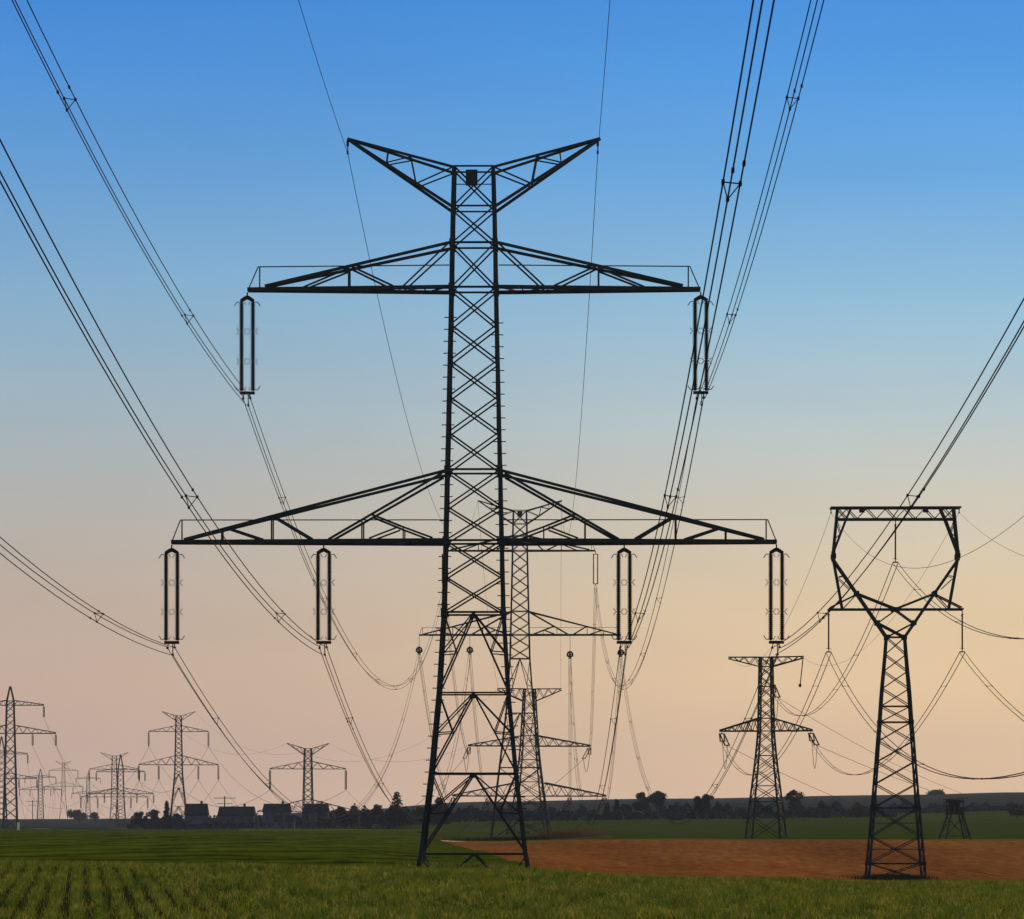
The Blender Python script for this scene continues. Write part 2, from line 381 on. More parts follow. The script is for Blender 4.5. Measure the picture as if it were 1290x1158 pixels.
PEAK = [((438,175),(571,214),.13,'c'), ((438,175),(569,263),.15,'c'), ((518,200),(524,231),.09,'d'), ((518,200),(489,206),.07,'d'), ((570,215),(527,233),.08,'d'), ((489,190),(487,206),.05,'d')]
ARM_U = [((312,365),(569,365),.20,'c'), ((334,361),(569,309),.15,'c'), ((567,309),(509,363),.09,'d'), ((440,339),(440,363),.09,'d'), ((444,338),(496,363),.10,'d'), ((440,340),(383,363),.10,'d')]
ARM_L = [((216,683),(563,683),.21,'c'), ((232,680),(561,596),.145,'c'), ((558,599),(415,681),.13,'d'), ((343,652),(343,681),.08,'d'), ((345,651),(395,681),.14,'d'),
         ((469,650),(506,665),.11,'d'), ((506,665),(546,680),.10,'d'), ((457,656),(457,681),.08,'d'), ((503,666),(466,680),.09,'d'), ((509,667),(509,681),.07,'d'),
         ((280,668),(280,681),.08,'d'), ((288,666),(333,681),.12,'d')]
HW = [(213,24.5),(263,26),(309,27),(365,28),(412,29),(457,30),(502,31),(547,32),(594,33.2),(640,34.2),(683,35.2),(728,36.2),(773,37.4)]
def danube(name, px, d, arm_y, lower, lod, rz, label, group=None, m=STEEL, ws=1.0):
    """V-topped double-circuit pylon; arm_y = photo row of its lower arm; lower: [(fraction, half metres, kind)]"""
    X = (px-645)*d/F; base = gz(X, d)-.05
    root = empty(name, (X, d, base), rz, label=label, cat='pylon', group=group)
    za = P(px, arm_y, d).z-base                     # height of lower arm
    Z = lambda y: za+(683-y)*UM
    rings = {213: 1, 263: 1, 309: 2, 365: 2, 594: 2, 683: 2, 773: 2}
    lv = [(Z(y), h*UM, rings.get(y, 0), 'x') for y, h in HW]
    zw = lv[-1][0]; lv[-1] = (zw, lv[-1][1], 2, lower[0][2])
    for k, (fr, h, kd) in enumerate(lower):
        lv.append((zw*(1-fr), h, 1 if k < len(lower)-1 else 0, lower[k+1][2] if k < len(lower)-1 else None))
    if lod < 2:
        body(root, lv, m, .152*ws, .086*ws, lod, (PEGM, 2., Z(395), .63) if lod == 0 else None)
        zo = Z(683)-(1093-683)*UM
        for sd_ in (1, -1):
            s = -sd_
            detail_arm(root, 'peak_arm', m, s*-1*-1, PEAK, 438, 571, 1.05, .08, 597, 1093, zo, None, 214, ws, lod > 0)
            detail_arm(root, 'crossarm', m, s, ARM_U, 312, 569, 1.18, .22, 597, 1093, zo, [(312,366),(325,336),(327,336),(327,362)] if 0 else [(312,366),(325,336),(566,334)], 365, ws, lod > 0)
            detail_arm(root, 'crossarm', m, s, ARM_L, 216, 563, 1.48, .25, 597, 1093, zo, [(216,683),(227,655),(563,655)], 683, ws, lod > 0)
        if lod == 0:
            pl = MB(); pl.box((-.1, -1.1, Z(228)), (.62, .06, .85)); pl.bar((-1, -1.03, Z(221)), (1, -1.03, Z(221)), .07); pl.bar((-1, -1.03, Z(236)), (1, -1.03, Z(236)), .05)
            pl.build('number_plate', m, root)
        else:
            pl = MB(); pl.box((0, -1.1, Z(228)), (.8, .1, .85)); pl.build('number_plate', m, root)
    else:
        body(root, lv, m, .2*ws, .12*ws, 2)
        for s in (-1, 1):
            arm(root, 'peak_arm', s, 1.05, 6.65, Z(263), Z(176), Z(214), Z(174), 1.0, .1, 2, m, .15*ws, .08*ws)
            arm(root, 'crossarm', s, 1.17, 12, Z(366), Z(366), Z(309), Z(362), 1.1, .2, 3, m, .18*ws, .1*ws)
            arm(root, 'crossarm', s, 1.4, 16, Z(684), Z(684), Z(596), Z(680), 1.4, .25, 4, m, .2*ws, .1*ws)
    T = {'root': root, 'm': Matrix.LocRotScale(root.location, root.rotation_euler, None)}
    W_ = lambda x, z: T['m'] @ Vector((x, 0, z))
    T['hang'] = {'upper left': W_(-12, Z(368.5)), 'upper right': W_(12, Z(368.5)), 'outer left': W_(-16, Z(686.5)), 'inner left': W_(-7.95, Z(686.5)),
                 'inner right': W_(7.95, Z(686.5)), 'outer right': W_(16, Z(686.5))}
    T['gw'] = {'left': W_(-6.68, Z(176)), 'right': W_(6.55, Z(176))}
    T['d'] = d; T['rz'] = rz
    return T
# ------------------------------------------------------------------ insulators
def twin_string(loc, rz, label, group, L=5.05, full=True):
    r = empty('insulator_string', loc, rz, label=label, cat='insulator', group=group)
    lk = MB(); lk.bar((0, 0, .02), (0, 0, -.22), .07); lk.prism(Vector((0, -.05, 0)), Vector((0, .05, 0)), [(0, -.14), (-.13, -.19), (-.38, -.36), (-.37, -.47), (-.22, -.47), (0, -.36), (.22, -.47), (.37, -.47), (.38, -.36), (.13, -.19)], Vector((1, 0, 0)), Vector((0, 0, 1)))
    lk.build('top_yoke', PORC, r)
    for s in (-1, 1):
        prof = []; n = 3
        for u in range(n):
            a, b_ = u/n+.02, (u+1)/n-.02
            prof += [(a-.015, .045), (a-.012, .075), (a, .075)]
            for k in range(13):
                t = a+(b_-a)*k/13; dt = (b_-a)/13; prof += [(t+dt*.1, .07), (t+dt*.5, .145), (t+dt*.62, .14), (t+dt*.95, .07)]
            prof += [(b_, .075), (b_+.012, .075), (b_+.015, .045)]
        b = MB(); b.lathe((s*.3, 0, -.45), (s*.3, 0, -L+.32), prof, 8); rod = b.build('insulator_rod', PORC, r, True)
        for t in (1/3, 2/3):
            z = -.45-(L-.77)*t; h = MB()
            for sx_ in (-1, 1):
                for sz in (-1, 1): h.tube([(s*.3, 0, z), (s*.3+sx_*.16, 0, z+sz*.04), (s*.3+sx_*.27, 0, z+sz*.17)], .02, 4)
            h.build('arcing_horn', ZINC, rod)
        for z, sz in ((-.5, -1), (-L+.4, 1)):
            h = MB(); h.tube([(s*.3, 0, z), (s*.55, 0, z), (s*.68, 0, z+sz*.2)], .025, 4); h.tube([(s*.3, 0, z), (s*.14, 0, z), (s*.06, 0, z+sz*.16)], .02, 4)
            h.build('arcing_horn', ZINC, rod)
    y = MB(); y.box((0, 0, -L+.24), (.8, .1, .16)); y.build('bottom_yoke', PORC, r)
    for sx_, zz in ((-.22, .02), (.16, .06), (.06, -.33)):
        c_ = MB(); c_.bar((sx_*.8, 0, -L+.2), (sx_, 0, -L-.05+zz), .05); c_.box((sx_, 0, -L-.08+zz), (.1, .4, .1)); c_.build('suspension_clamp', PORC, r)
    return Vector(loc)+Vector((0, 0, -L-.08))
def simple_string(loc, rz, label, group, L=4.9, r_=.14, twin=.22):
    r = empty('insulator_string', loc, rz, label=label, cat='insulator', group=group)
    b = MB(); b.bar((0, 0, .05), (0, 0, -.4), .1); b.bar((-twin, 0, -.4), (twin, 0, -.4), .1)
    b.build('top_yoke', PORC, r)
    for s in ((-1, 1) if twin else (0,)):
        c_ = MB(); c_.lathe((s*twin, 0, -.35), (s*twin, 0, -L+.3), [(i/24, r_*(1 if i % 2 else .7)) for i in range(25)], 6); c_.build('insulator_rod', PORC, r)
    e = MB(); e.bar((-twin-.04, 0, -L+.3), (twin+.04, 0, -L+.3), .12); e.bar((0, 0, -L+.3), (0, 0, -L), .12); e.build('bottom_yoke', PORC, r)
    return Vector(loc)+Vector((0, 0, -L))
def pulley(loc, rz, label, group, drop=2.0):
    r = empty('pulley_block', loc, rz, label=label, cat='pulley', group=group)
    b = MB(); b.bar((0, 0, .05), (0, 0, -drop+.6), .07); b.build('hanger_rod', STEEL, r)
    for y_ in (-.3, 0, .3):
        w = MB(); w.ring((0, y_, -drop-.05), .40, .15, 'y', 18, 6); w.lathe((0, y_-.06, -drop-.05), (0, y_+.06, -drop-.05), [(0, .2), (1, .2)], 10); 
        for a in (0, 2.09, 4.19): w.bar((0, y_, -drop-.05), (.5*math.cos(a), y_, -drop-.05+.5*math.sin(a)), .09)
        w.build('sheave', STEEL, r)
    f = MB(); f.bar((-.0, -.5, -drop+.62), (0, .5, -drop+.62), .1, (0, 0, 1)); f.bar((-.62, 0, -drop-.3), (.62, 0, -drop-.3), .1, (0, 0, 1)); f.bar((0, -.45, -drop+.6), (0, -.45, -drop-.7), .09); f.bar((0, .45, -drop+.6), (0, .45, -drop-.7), .09)
    f.box((0, 0, -drop-.7), (.35, 1., .12)); f.build('frame', STEEL, r)
    return Vector(loc)+Vector((0, 0, -drop-.55))
# ------------------------------------------------------------------ cables
def span_pts(A, B, sag, n):
    A = Vector(A); B = Vector(B); out = []
    for i in range(n+1):
        t = i/n; p = A.lerp(B, t); p.z -= 4*sag*t*(1-t); out.append(p)
    return out
def bundle(pts, label, group, offs=((-.22, .02), (.16, .06), (.06, -.33)), r=.026, spacing=42., limit=99, name='conductor_bundle', first=26.):
    o0 = pts[0]; root = empty(name, o0, label=label, cat='power line', group=group)
    dr = (pts[-1]-pts[0]); hx = Vector((dr.y, -dr.x, 0)).normalized()
    L = [p-o0 for p in pts]
    for ox, oz in offs:
        b = MB(); b.tube([p+hx*ox+Vector((0, 0, oz)) for p in L], r, 5); b.build('conductor', CABLE, root)
    # spacers
    acc = 0; nxt = first; m_ = None; tot = sum((L[i+1]-L[i]).length for i in range(len(L)-1))
    for i in range(len(L)-1):
        seg = (L[i+1]-L[i]).length
        while acc+seg > nxt and nxt < tot-8 and limit > 0:
            limit -= 1
            p = L[i].lerp(L[i+1], (nxt-acc)/seg); tdir = (L[i+1]-L[i]).normalized()
            if m_ is None:
                b = MB(); k = len(offs); q = [Vector((ox, 0, oz)) for ox, oz in offs]
                for a in range(k):
                    b.box(q[a], (.07, .2, .08))
                    if k > 2 or a == 0: b.bar(q[a], q[(a+1) % k], .026)
                m_ = b.mesh('spacer', CABLE); dm = []
                if k > 2:
                    for a, dy in ((0, 1.8), (2, 2.6)): b = MB(); b.box(q[a]+Vector((0, dy, 0)), (.065, .22, .08)); dm.append(b.mesh('damper', CABLE))
            o = bpy.data.objects.new('spacer', m_); COL.objects.link(o); o.parent = root; o.location = p
            o.rotation_euler = (math.asin(max(-1, min(1, tdir.z))), 0, math.atan2(-tdir.x, tdir.y))
            for me in dm:
                o2 = bpy.data.objects.new('damper', me); COL.objects.link(o2); o2.parent = root; o2.location = p; o2.rotation_euler = o.rotation_euler
            nxt += spacing
        acc += seg
    return root
def wire(pts, r, label, group, name='cable', cat='power line'):
    o0 = Vector(pts[0]); b = MB(); b.tube([p-o0 for p in pts], r, 4); o = b.build(name, CABLE); o.location = o0
    return tag(o, label, cat, group)
PH = ['upper left', 'upper right', 'outer left', 'inner left', 'inner right', 'outer right']
DIR = Vector((.0086, 1, 0)).normalized()      # heading of the big line
# ------------------------------------------------------------------ the big line: three pylons
ROT = -math.atan2(DIR.x, DIR.y)
MAIN = danube('pylon', 597, 220, 683, [(.3125, 43.5*UM, 'lam'), (.625, 53*UM, 'lam'), (.9375, 65*UM, 'lam'), (1., 69*UM, 'foot')], 0, ROT,
              'tallest dark green lattice pylon, nearest the camera, standing at the field edge')
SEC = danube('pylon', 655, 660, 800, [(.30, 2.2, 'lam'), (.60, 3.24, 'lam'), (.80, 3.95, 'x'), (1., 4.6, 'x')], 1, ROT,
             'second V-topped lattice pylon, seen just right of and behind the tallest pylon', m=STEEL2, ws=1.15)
w0 = {}
for ph in PH:
    w0[ph] = twin_string(MAIN['hang'][ph], ROT, f'twin-rod insulator string with horns, {ph} one on the tallest pylon', 'insulators of the tallest pylon', 5.4 if 'upper' not in ph else 5.55)
def near_span(A, a, b, T=300, n=46):
    return [A-DIR*(T*i/n)+Vector((0, 0, a*(T*i/n)+b*(T*i/n)**2)) for i in range(n+1)]
for ph in PH:
    bundle(near_span(w0[ph], -.0167, .000418), f'triple cable bundle passing overhead from the {ph} insulator of the tallest pylon', 'overhead spans of the big line', spacing=46, first=36, limit=2 if ph == 'inner left' else 9, r=.02)
for s in ('left', 'right'):
    wire(near_span(MAIN['gw'][s]-Vector((0, 0, .7)), -.027, .00032), .016, f'thin earth wire running overhead from the {s} peak tip of the tallest pylon', 'earth wires of the big line', 'earth_wire', 'earth wire')
    c_ = MB(); c_.bar((0, 0, .05), (0, 0, -.35), .06); c_.box((0, 0, -.2), (.13, .13, .3)); c_.box((0, 0, -.68), (.1, .5, .12)); c_.bar((0, 0, -.3), (0, 0, -.7), .05)
    o = c_.build('earth_wire_clamp', STEEL); o.location = MAIN['gw'][s]; tag(o, f'small dark clamp hanging at the {s} peak tip of the tallest pylon', 'clamp', 'earth wire clamps')
w1 = {}
for ph in PH:
    if 'upper' in ph: w1[ph] = simple_string(SEC['hang'][ph], ROT, f'thin twin insulator string, {ph} one on the second pylon', 'insulators of the second pylon', 5.4, .10, .33)
    else: w1[ph] = pulley(SEC['hang'][ph], ROT, f'round dark pulley block hanging on a rod, {ph} one under the second pylon', 'pulley blocks under the second pylon', {'inner right': 2.9, 'outer right': 2.6}.get(ph, 2.2))
SAGF = {'upper left': 15.6, 'upper right': 15.6}
for ph in PH:
    bundle(span_pts(w0[ph], w1[ph], SAGF.get(ph, 16.5), 60), f'triple cable bundle sagging from the tallest pylon back to the second, {ph} one', 'cable bundles between the first two pylons', r=.021, spacing=48, first=30)
for s in ('left', 'right'):
    wire(span_pts(MAIN['gw'][s]-Vector((0, 0, .7)), SEC['gw'][s], 12, 50), .018, f'thin earth wire from the tallest pylon back to the second, {s} one', 'earth wires of the big line', 'earth_wire', 'earth wire')

# ------------------------------------------------------------------ angle towers with strain strings
def strain_tower(name, px, d, rz, lv_px, arms, peak, label, m=STEEL2, ws=1.):
    X = (px-645)*d/F; base = gz(X, d)-.05; k = d/F
    root = empty(name, (X, d, base), rz, label=label, cat='pylon')
    Z = lambda y: P(px, y, d).z-base
    lv = [(Z(y), h*k, 1 if y in peak[3:] or i % 3 == 0 else 0, 'x') for i, (y, h) in enumerate(lv_px)]
    lv[-1] = (0, lv[-1][1], 0, None)
    body(root, lv, m, .19*ws, .10*ws, 1)
    hh = lambda y: float(np.interp(y, [q[0] for q in lv_px], [q[1] for q in lv_px]))*k
    py, ph_, pr = peak[:3]
    for s in (-1, 1):
        arm(root, 'peak_arm', s, hh(py), ph_*k, Z(pr), Z(py+1.5), Z(py), Z(py-.5), hh(py), .15, 3, m, .16*ws, .08*ws)
        for (ay, ah, at) in arms:
            arm(root, 'crossarm', s, hh(ay), ah*k, Z(ay), Z(ay), Z(at), Z(ay-1.2), hh(ay), .35, 5, m, .2*ws, .1*ws)
    M = Matrix.LocRotScale(root.location, root.rotation_euler, None)
    return {'root': root, 'pt': lambda x, y: M @ Vector((x*k, 0, Z(y))), 'd': d}
def strain(p, target, label, group, L=4.2, drop=.28, jump=None):
    r = empty('strain_insulator', p, label=label, cat='insulator', group=group)
    v = (Vector(target)-Vector(p)); v.z = 0; v.normalize(); v = (v+Vector((0, 0, -drop))).normalized(); u = v.cross(Vector((0, 0, 1))).normalized()
    for s in (-1, 1):
        b = MB(); b.lathe(u*s*.3+v*.5, u*s*.3+v*(L-.3), [(i/20, .11 if i % 2 else .08) for i in range(21)], 6); b.build('insulator_rod', PORC, r)
    y = MB(); y.bar((0, 0, 0), v*.5, .1); y.bar(u*-.42+v*.5, u*.42+v*.5, .13); y.bar(u*-.42+v*(L-.3), u*.42+v*(L-.3), .13); y.bar(v*(L-.3), v*L, .12); y.build('yoke', PORC, r)
    return Vector(p)+v*L
T3 = strain_tower('angle_pylon', 667, 880, R(10),
    [(868,6.4),(880,7),(897,7.8),(912,8.6),(927,9.4),(940,10),(957,11.5),(972,13),(985,14.4),(1003,16.4),(1018,18.5),(1034,21),(1056,25)],
    [(940,78,927), (1003,98,986)], (868, 41, 884, 868, 884, 927, 940, 985, 1003), 'flat-topped angle pylon seen low between the legs of the second pylon', ws=1.25)
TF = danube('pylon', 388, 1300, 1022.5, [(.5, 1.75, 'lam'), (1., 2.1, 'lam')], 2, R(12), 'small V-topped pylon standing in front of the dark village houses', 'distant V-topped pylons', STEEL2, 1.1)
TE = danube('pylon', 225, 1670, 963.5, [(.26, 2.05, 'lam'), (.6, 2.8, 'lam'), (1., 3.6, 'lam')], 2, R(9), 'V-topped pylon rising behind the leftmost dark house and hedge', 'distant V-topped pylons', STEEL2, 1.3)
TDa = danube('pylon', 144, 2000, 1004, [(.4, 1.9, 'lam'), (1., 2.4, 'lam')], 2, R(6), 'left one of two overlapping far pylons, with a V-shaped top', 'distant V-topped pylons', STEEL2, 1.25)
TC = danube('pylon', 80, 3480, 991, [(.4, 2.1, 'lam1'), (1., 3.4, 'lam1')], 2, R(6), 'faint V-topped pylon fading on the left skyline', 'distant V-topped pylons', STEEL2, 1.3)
T3A = {'upper left': (-77, 941.5), 'upper right': (77, 941.5), 'outer left': (-97, 1004.5), 'inner left': (-52, 1004.5), 'inner right': (52, 1004.5), 'outer right': (97, 1004.5)}
wF = {}
def farstrings(T, who, grp, L=4.9):
    o = {}
    for ph in PH: o[ph] = simple_string(T['hang'][ph], T['rz'], f'small insulator string, {ph} one on the {who}', grp, L, .17, .2)
    return o
wF = farstrings(TF, 'pylon before the village houses', 'insulators of the village pylon', 6.5)
wE = farstrings(TE, 'pylon behind the leftmost house', 'insulators of the pylon behind the house', 6.0)
wD = farstrings(TDa, 'left pylon of the overlapping pair', 'insulators of the overlapping pylons', 5.5)
wC = farstrings(TC, 'faint pylon on the left skyline', 'insulators of the skyline pylon', 6.)
for ph in PH:
    p = T3['pt'](*T3A[ph]); q0 = strain(p, w1[ph], f'strain insulator pulling towards the second pylon, {ph} one on its angle pylon', 'strain insulators of the low angle pylon', 5.5, .3)
    q1 = strain(p, wF[ph], f'strain insulator pulling towards the village, {ph} one on the low angle pylon', 'strain insulators of the low angle pylon', 7.5, .33)
    wire(span_pts(q0, q1, 3.2, 14), .05, f'jumper loop under the {ph} strain insulators of the low angle pylon', 'jumper loops of the low angle pylon', 'jumper_cable', 'jumper')
    bundle(span_pts(w1[ph], q0, 5.2, 24), f'cable bundle dropping from the second pylon to the low angle pylon, {ph} one', 'cables between second and angle pylon', r=.03, spacing=60, offs=((-.2, 0), (.2, 0), (0, -.35)))
    wire(span_pts(q1, wF[ph], 15, 30), .055, f'thin far cable from the angle pylon to the village pylon, {ph} one', 'far cables to the village pylon')
    wire(span_pts(wF[ph], wE[ph], 13, 26), .06, f'thin far cable from the village pylon to the pylon behind the house, {ph} one', 'far cables over the village')
    wire(span_pts(wE[ph], wD[ph], 11, 24), .06, f'faint far cable left from the pylon behind the house, {ph} one', 'far cables at the left')
    wire(span_pts(wD[ph], wC[ph], 40, 24), .05, f'faint far cable towards the left skyline pylon, {ph} one', 'faintest far cables at the left')
for s, sx_ in (('left', -40), ('right', 40)):
    g = T3['pt'](sx_, 868)
    wire(span_pts(SEC['gw'][s], g, 4, 16), .02, f'earth wire from the second pylon down to the angle pylon, {s} one', 'far earth wires', 'earth_wire', 'earth wire')
    wire(span_pts(g, TF['gw'][s], 10, 24), .022, f'earth wire from the angle pylon to the village pylon, {s} one', 'far earth wires', 'earth_wire', 'earth wire')
    wire(span_pts(TF['gw'][s], TE['gw'][s], 9, 24), .025, f'earth wire from the village pylon to the pylon behind the house, {s} one', 'far earth wires', 'earth_wire', 'earth wire')

# ------------------------------------------------------------------ portal-headed pylon at the right
CX, CD, CK = 1128, 310, 310/F
Xc = (CX-645)*CK; cbase = gz(Xc, CD)-.05
CROT = -math.atan2(.022, 1)
CAT = empty('portal_pylon', (Xc, CD, cbase), CROT, label='portal-headed lattice pylon with an open hexagonal head, standing by the ploughed field', cat='pylon')
cz = lambda y: P(CX, y, CD).z-cbase
clv = [(803,11.6),(825,13.2),(846,15),(868,17),(890,18.6),(910,19.8),(934,21.8),(960,23.6),(988,25.8),(1018,28),(1054,31),(1088,34)]
lv = [(cz(y), h*CK, {803: 2, 890: 1, 910: 2, 1018: 2, 1088: 2}.get(y, 0), 'x') for y, h in clv] + [(0, 35.6*CK, 0, None)]
body(CAT, lv, STEEL, .125, .07, 0)
cm = MB()
for y in (1037, 1070):
    h = float(np.interp(y, [1018, 1054, 1088], [28, 31, 34]))*CK-.05
    for k in range(4): cm.bar((CR[k][0]*h, CR[k][1]*h, cz(y)), (CR[(k+1) % 4][0]*h, CR[(k+1) % 4][1]*h, cz(y)), .05, FN[k])
cm.build('secondary_strut', STEEL, CAT)
CDEP = .66
def cseg(mb, x0, y0, x1, y1, w, both=True, L=False):
    for s in (-1, 1):
        for sd_ in ((-1, 1) if both else (1,)):
            mb.bar((sd_*(1128-x0)*CK*-1, s*CDEP, cz(y0)), (sd_*(1128-x1)*CK*-1, s*CDEP, cz(y1)), w, (0, 1, 0), L)
H = MB()
cseg(H, 1046, 640, 1210, 640, .14, False); H.build('top_beam', STEEL, CAT)
H = MB(); cseg(H, 1055, 654.5, 1201, 654.5, .13, False)
xs = np.linspace(1055, 1201, 13)
for k in range(12): cseg(H, xs[k], 641 if k % 2 else 654, xs[k+1], 654 if k % 2 else 641, .065, False)
for x in np.linspace(1047, 1209, 12):
    H.bar(((x-1128)*CK, -CDEP, cz(640)), ((x-1128)*CK, CDEP, cz(640)), .07)
H.build('beam_lattice', STEEL, CAT)
for x in (1085, 1165):
    b = MB(); b.box(((x-1128)*CK, -CDEP-.12, cz(644)), (.4, .06, .34)); b.build('number_plate', STEEL, CAT)
for sgn in (1, -1):
    def cs(mb, x0, y0, x1, y1, w):
        for s in (-1, 1): mb.bar((sgn*(x0-1128)*CK, s*CDEP, cz(y0)), (sgn*(x1-1128)*CK, s*CDEP, cz(y1)), w, (0, 1, 0))
    u_ = MB(); cs(u_, 1055, 641, 1050, 694, .17); cs(u_, 1072, 641, 1066, 654, .13); cs(u_, 1066, 654, 1050, 696, .14); cs(u_, 1050, 694, 1050, 707, .24)
    cs(u_, 1054, 655, 1058, 671, .06); cs(u_, 1053, 678, 1059, 672, .06); cs(u_, 1056, 642, 1067, 654, .08); u_.build('head_post', STEEL, CAT)
    u_ = MB(); cs(u_, 1050, 706, 1079, 748, .17); cs(u_, 1079, 748, 1116.5, 803, .18); cs(u_, 1050, 706, 1061, 767, .13); cs(u_, 1079, 748, 1127, 767, .14)
    cs(u_, 1056, 727, 1062, 726, .06); cs(u_, 1056, 729, 1070, 742, .06); cs(u_, 1079, 749, 1045, 766, .10); cs(u_, 1078, 750, 1063, 766, .07)
    cs(u_, 1128, 769, 1106, 785, .10); cs(u_, 1105, 785, 1128+11, 803, .14 if sgn > 0 else .12)
    for (gx, gy) in ((1050, 701), (1079, 748), (1105, 785), (1117, 803)): 
        for s in (-1, 1): u_.box((sgn*(gx-1128)*CK, s*(CDEP+.02), cz(gy)), (.34, .18, .36))
    for (gx, gy) in ((1050, 701), (1079, 748), (1105, 785), (1061, 767)): u_.bar((sgn*(gx-1128)*CK, -CDEP, cz(gy)), (sgn*(gx-1128)*CK, CDEP, cz(gy)), .08)
    u_.build('head_strut', STEEL, CAT)
H = MB(); cseg(H, 1043, 768, 1213, 768, .13, False); H.box((0, 0, cz(768)), (.62, 2*CDEP+.3, .3))
for x in np.linspace(1046, 1210, 10): H.bar(((x-1128)*CK, -CDEP, cz(768)), ((x-1128)*CK, CDEP, cz(768)), .06)
H.build('crossarm', STEEL, CAT)
CM = Matrix.LocRotScale(CAT.location, CAT.rotation_euler, None)
CP = {'left': CM @ Vector((-84*CK, 0, cz(769))), 'middle': CM @ Vector((0, 0, cz(656))), 'right': CM @ Vector((84*CK, 0, cz(769)))}
CG = {'left': CM @ Vector((-81*CK, 0, cz(640))), 'right': CM @ Vector((80*CK, 0, cz(640)))}
cw = {}
for k, p in CP.items():
    r = empty('insulator_string', p, CROT, label=f'single slim insulator string, {k} one of three on the portal-headed pylon', cat='insulator', group='insulators of the portal pylon')
    b = MB(); b.lathe((0, 0, -.25), (0, 0, -2.9), [(i/40, .075 if i % 2 else .05) for i in range(41)], 7); b.build('insulator_rod', PORC, r)
    b = MB(); b.bar((0, 0, .05), (0, 0, -.3), .07); b.tube([(-.12, 0, -.42), (.12, 0, -.28)], .02); b.build('hanger', PORC, r)
    b = MB(); b.bar((0, 0, -2.85), (0, 0, -3.15), .06); b.bar((-.2, 0, -3.1), (.2, 0, -3.1), .09); 
    b.tube([(-.2, 0, -2.85), (0, 0, -2.8), (.2, 0, -2.9)], .018, 4); b.build('clamp', PORC, r); cw[k] = p+Vector((0, 0, -3.15))
CDR = Vector((.022, 1, 0)).normalized()
def cnear(A, T=330, n=50): return [A-CDR*(T*i/n)+Vector((0, 0, -.1625*(T*i/n)+.0006*(T*i/n)**2)) for i in range(n+1)]
TW2 = ((-.2, 0), (.2, 0))
for k in cw: bundle(cnear(cw[k]), f'twin cable from the portal pylon out of the right edge, {k} one', 'near twin cables of the portal line', offs=TW2, r=.024, spacing=34, first=22)
for k in CG:
    wire(cnear(CG[k]-Vector((0, 0, .35))), .013, f'thin earth wire from the portal pylon out to the right, {k} one', 'earth wires of the portal line', 'earth_wire', 'earth wire')
    c_ = MB(); c_.bar((0, 0, .1), (0, 0, -.4), .07); c_.bar((0, -.15, -.36), (0, .15, -.36), .09); o = c_.build('earth_wire_clamp', STEEL); o.location = CG[k]
    tag(o, f'small clamp at the {k} end of the portal pylon top beam', 'clamp', 'portal earth wire clamps')
# angle pylon of the portal line
T4 = strain_tower('angle_pylon', 965, 560, R(-14),
    [(828,7.2),(840,7.4),(852,7.6),(865,7.8),(879,8),(893,8.2),(905,8.4),(921,8.8),(936,9.8),(952,11.2),(970,13),(990,15.2),(1010,17.4),(1030,19.6),(1052,22)],
    [(921,59,905)], (828, 48, 840, 840, 905, 921, 990), 'flat-topped angle pylon with one long crossarm, left of the portal pylon', STEEL, 1.)
E1 = {'left': P(1330, 1030, 1500), 'middle': P(1390, 1008, 1500), 'right': P(1480, 1012, 1500)}
A4 = {'left': T4['pt'](-57, 923), 'middle': T4['pt'](8, 862), 'right': T4['pt'](57, 923)}
for k in cw:
    q0 = strain(A4[k], cw[k], f'strain insulator facing the portal pylon, {k} one on the one-armed angle pylon', 'strain insulators of the one-armed angle pylon', 4.5, .3)
    q1 = strain(A4[k], E1[k], f'strain insulator facing away to the right, {k} one on the one-armed angle pylon', 'strain insulators of the one-armed angle pylon', 6.5, .26)
    wire(span_pts(q0, q1, 3.4, 14), .035, f'jumper loop below the crossarm of the one-armed angle pylon, {k} one', 'jumper loops of the one-armed pylon', 'jumper_cable', 'jumper')
    bundle(span_pts(cw[k], q0, 6.6, 34), f'twin cable sagging from the portal pylon to the one-armed angle pylon, {k} one', 'twin cables between portal and angle pylon', offs=TW2, r=.03, spacing=34, first=18)
    wire(span_pts(q1, E1[k], 9, 40), .034, f'faint far cable falling right from the one-armed angle pylon, {k} one', 'far cables beyond the one-armed pylon')
r = empty('jumper_insulator', T4['pt'](47, 829), label='slim support insulator hanging from the right peak tip of the one-armed pylon', cat='insulator')
b = MB(); b.lathe((0, 0, -.3), (-.35, 0, -3.6), [(i/20, .09 if i % 2 else .06) for i in range(21)], 6); b.build('insulator_rod', PORC, r)
b = MB(); b.box((-.38, 0, -3.75), (.35, .35, .4)); b.bar((0, 0, .1), (0, 0, -.32), .08); b.build('clamp', PORC, r)
for k, sx_ in (('left', -46), ('right', 46)):
    wire(span_pts(CG[k]-Vector((0, 0, .35)), T4['pt'](sx_, 828), 5, 24), .015, f'thin earth wire from the portal pylon to the one-armed angle pylon, {k} one', 'earth wires of the portal line', 'earth_wire', 'earth wire')

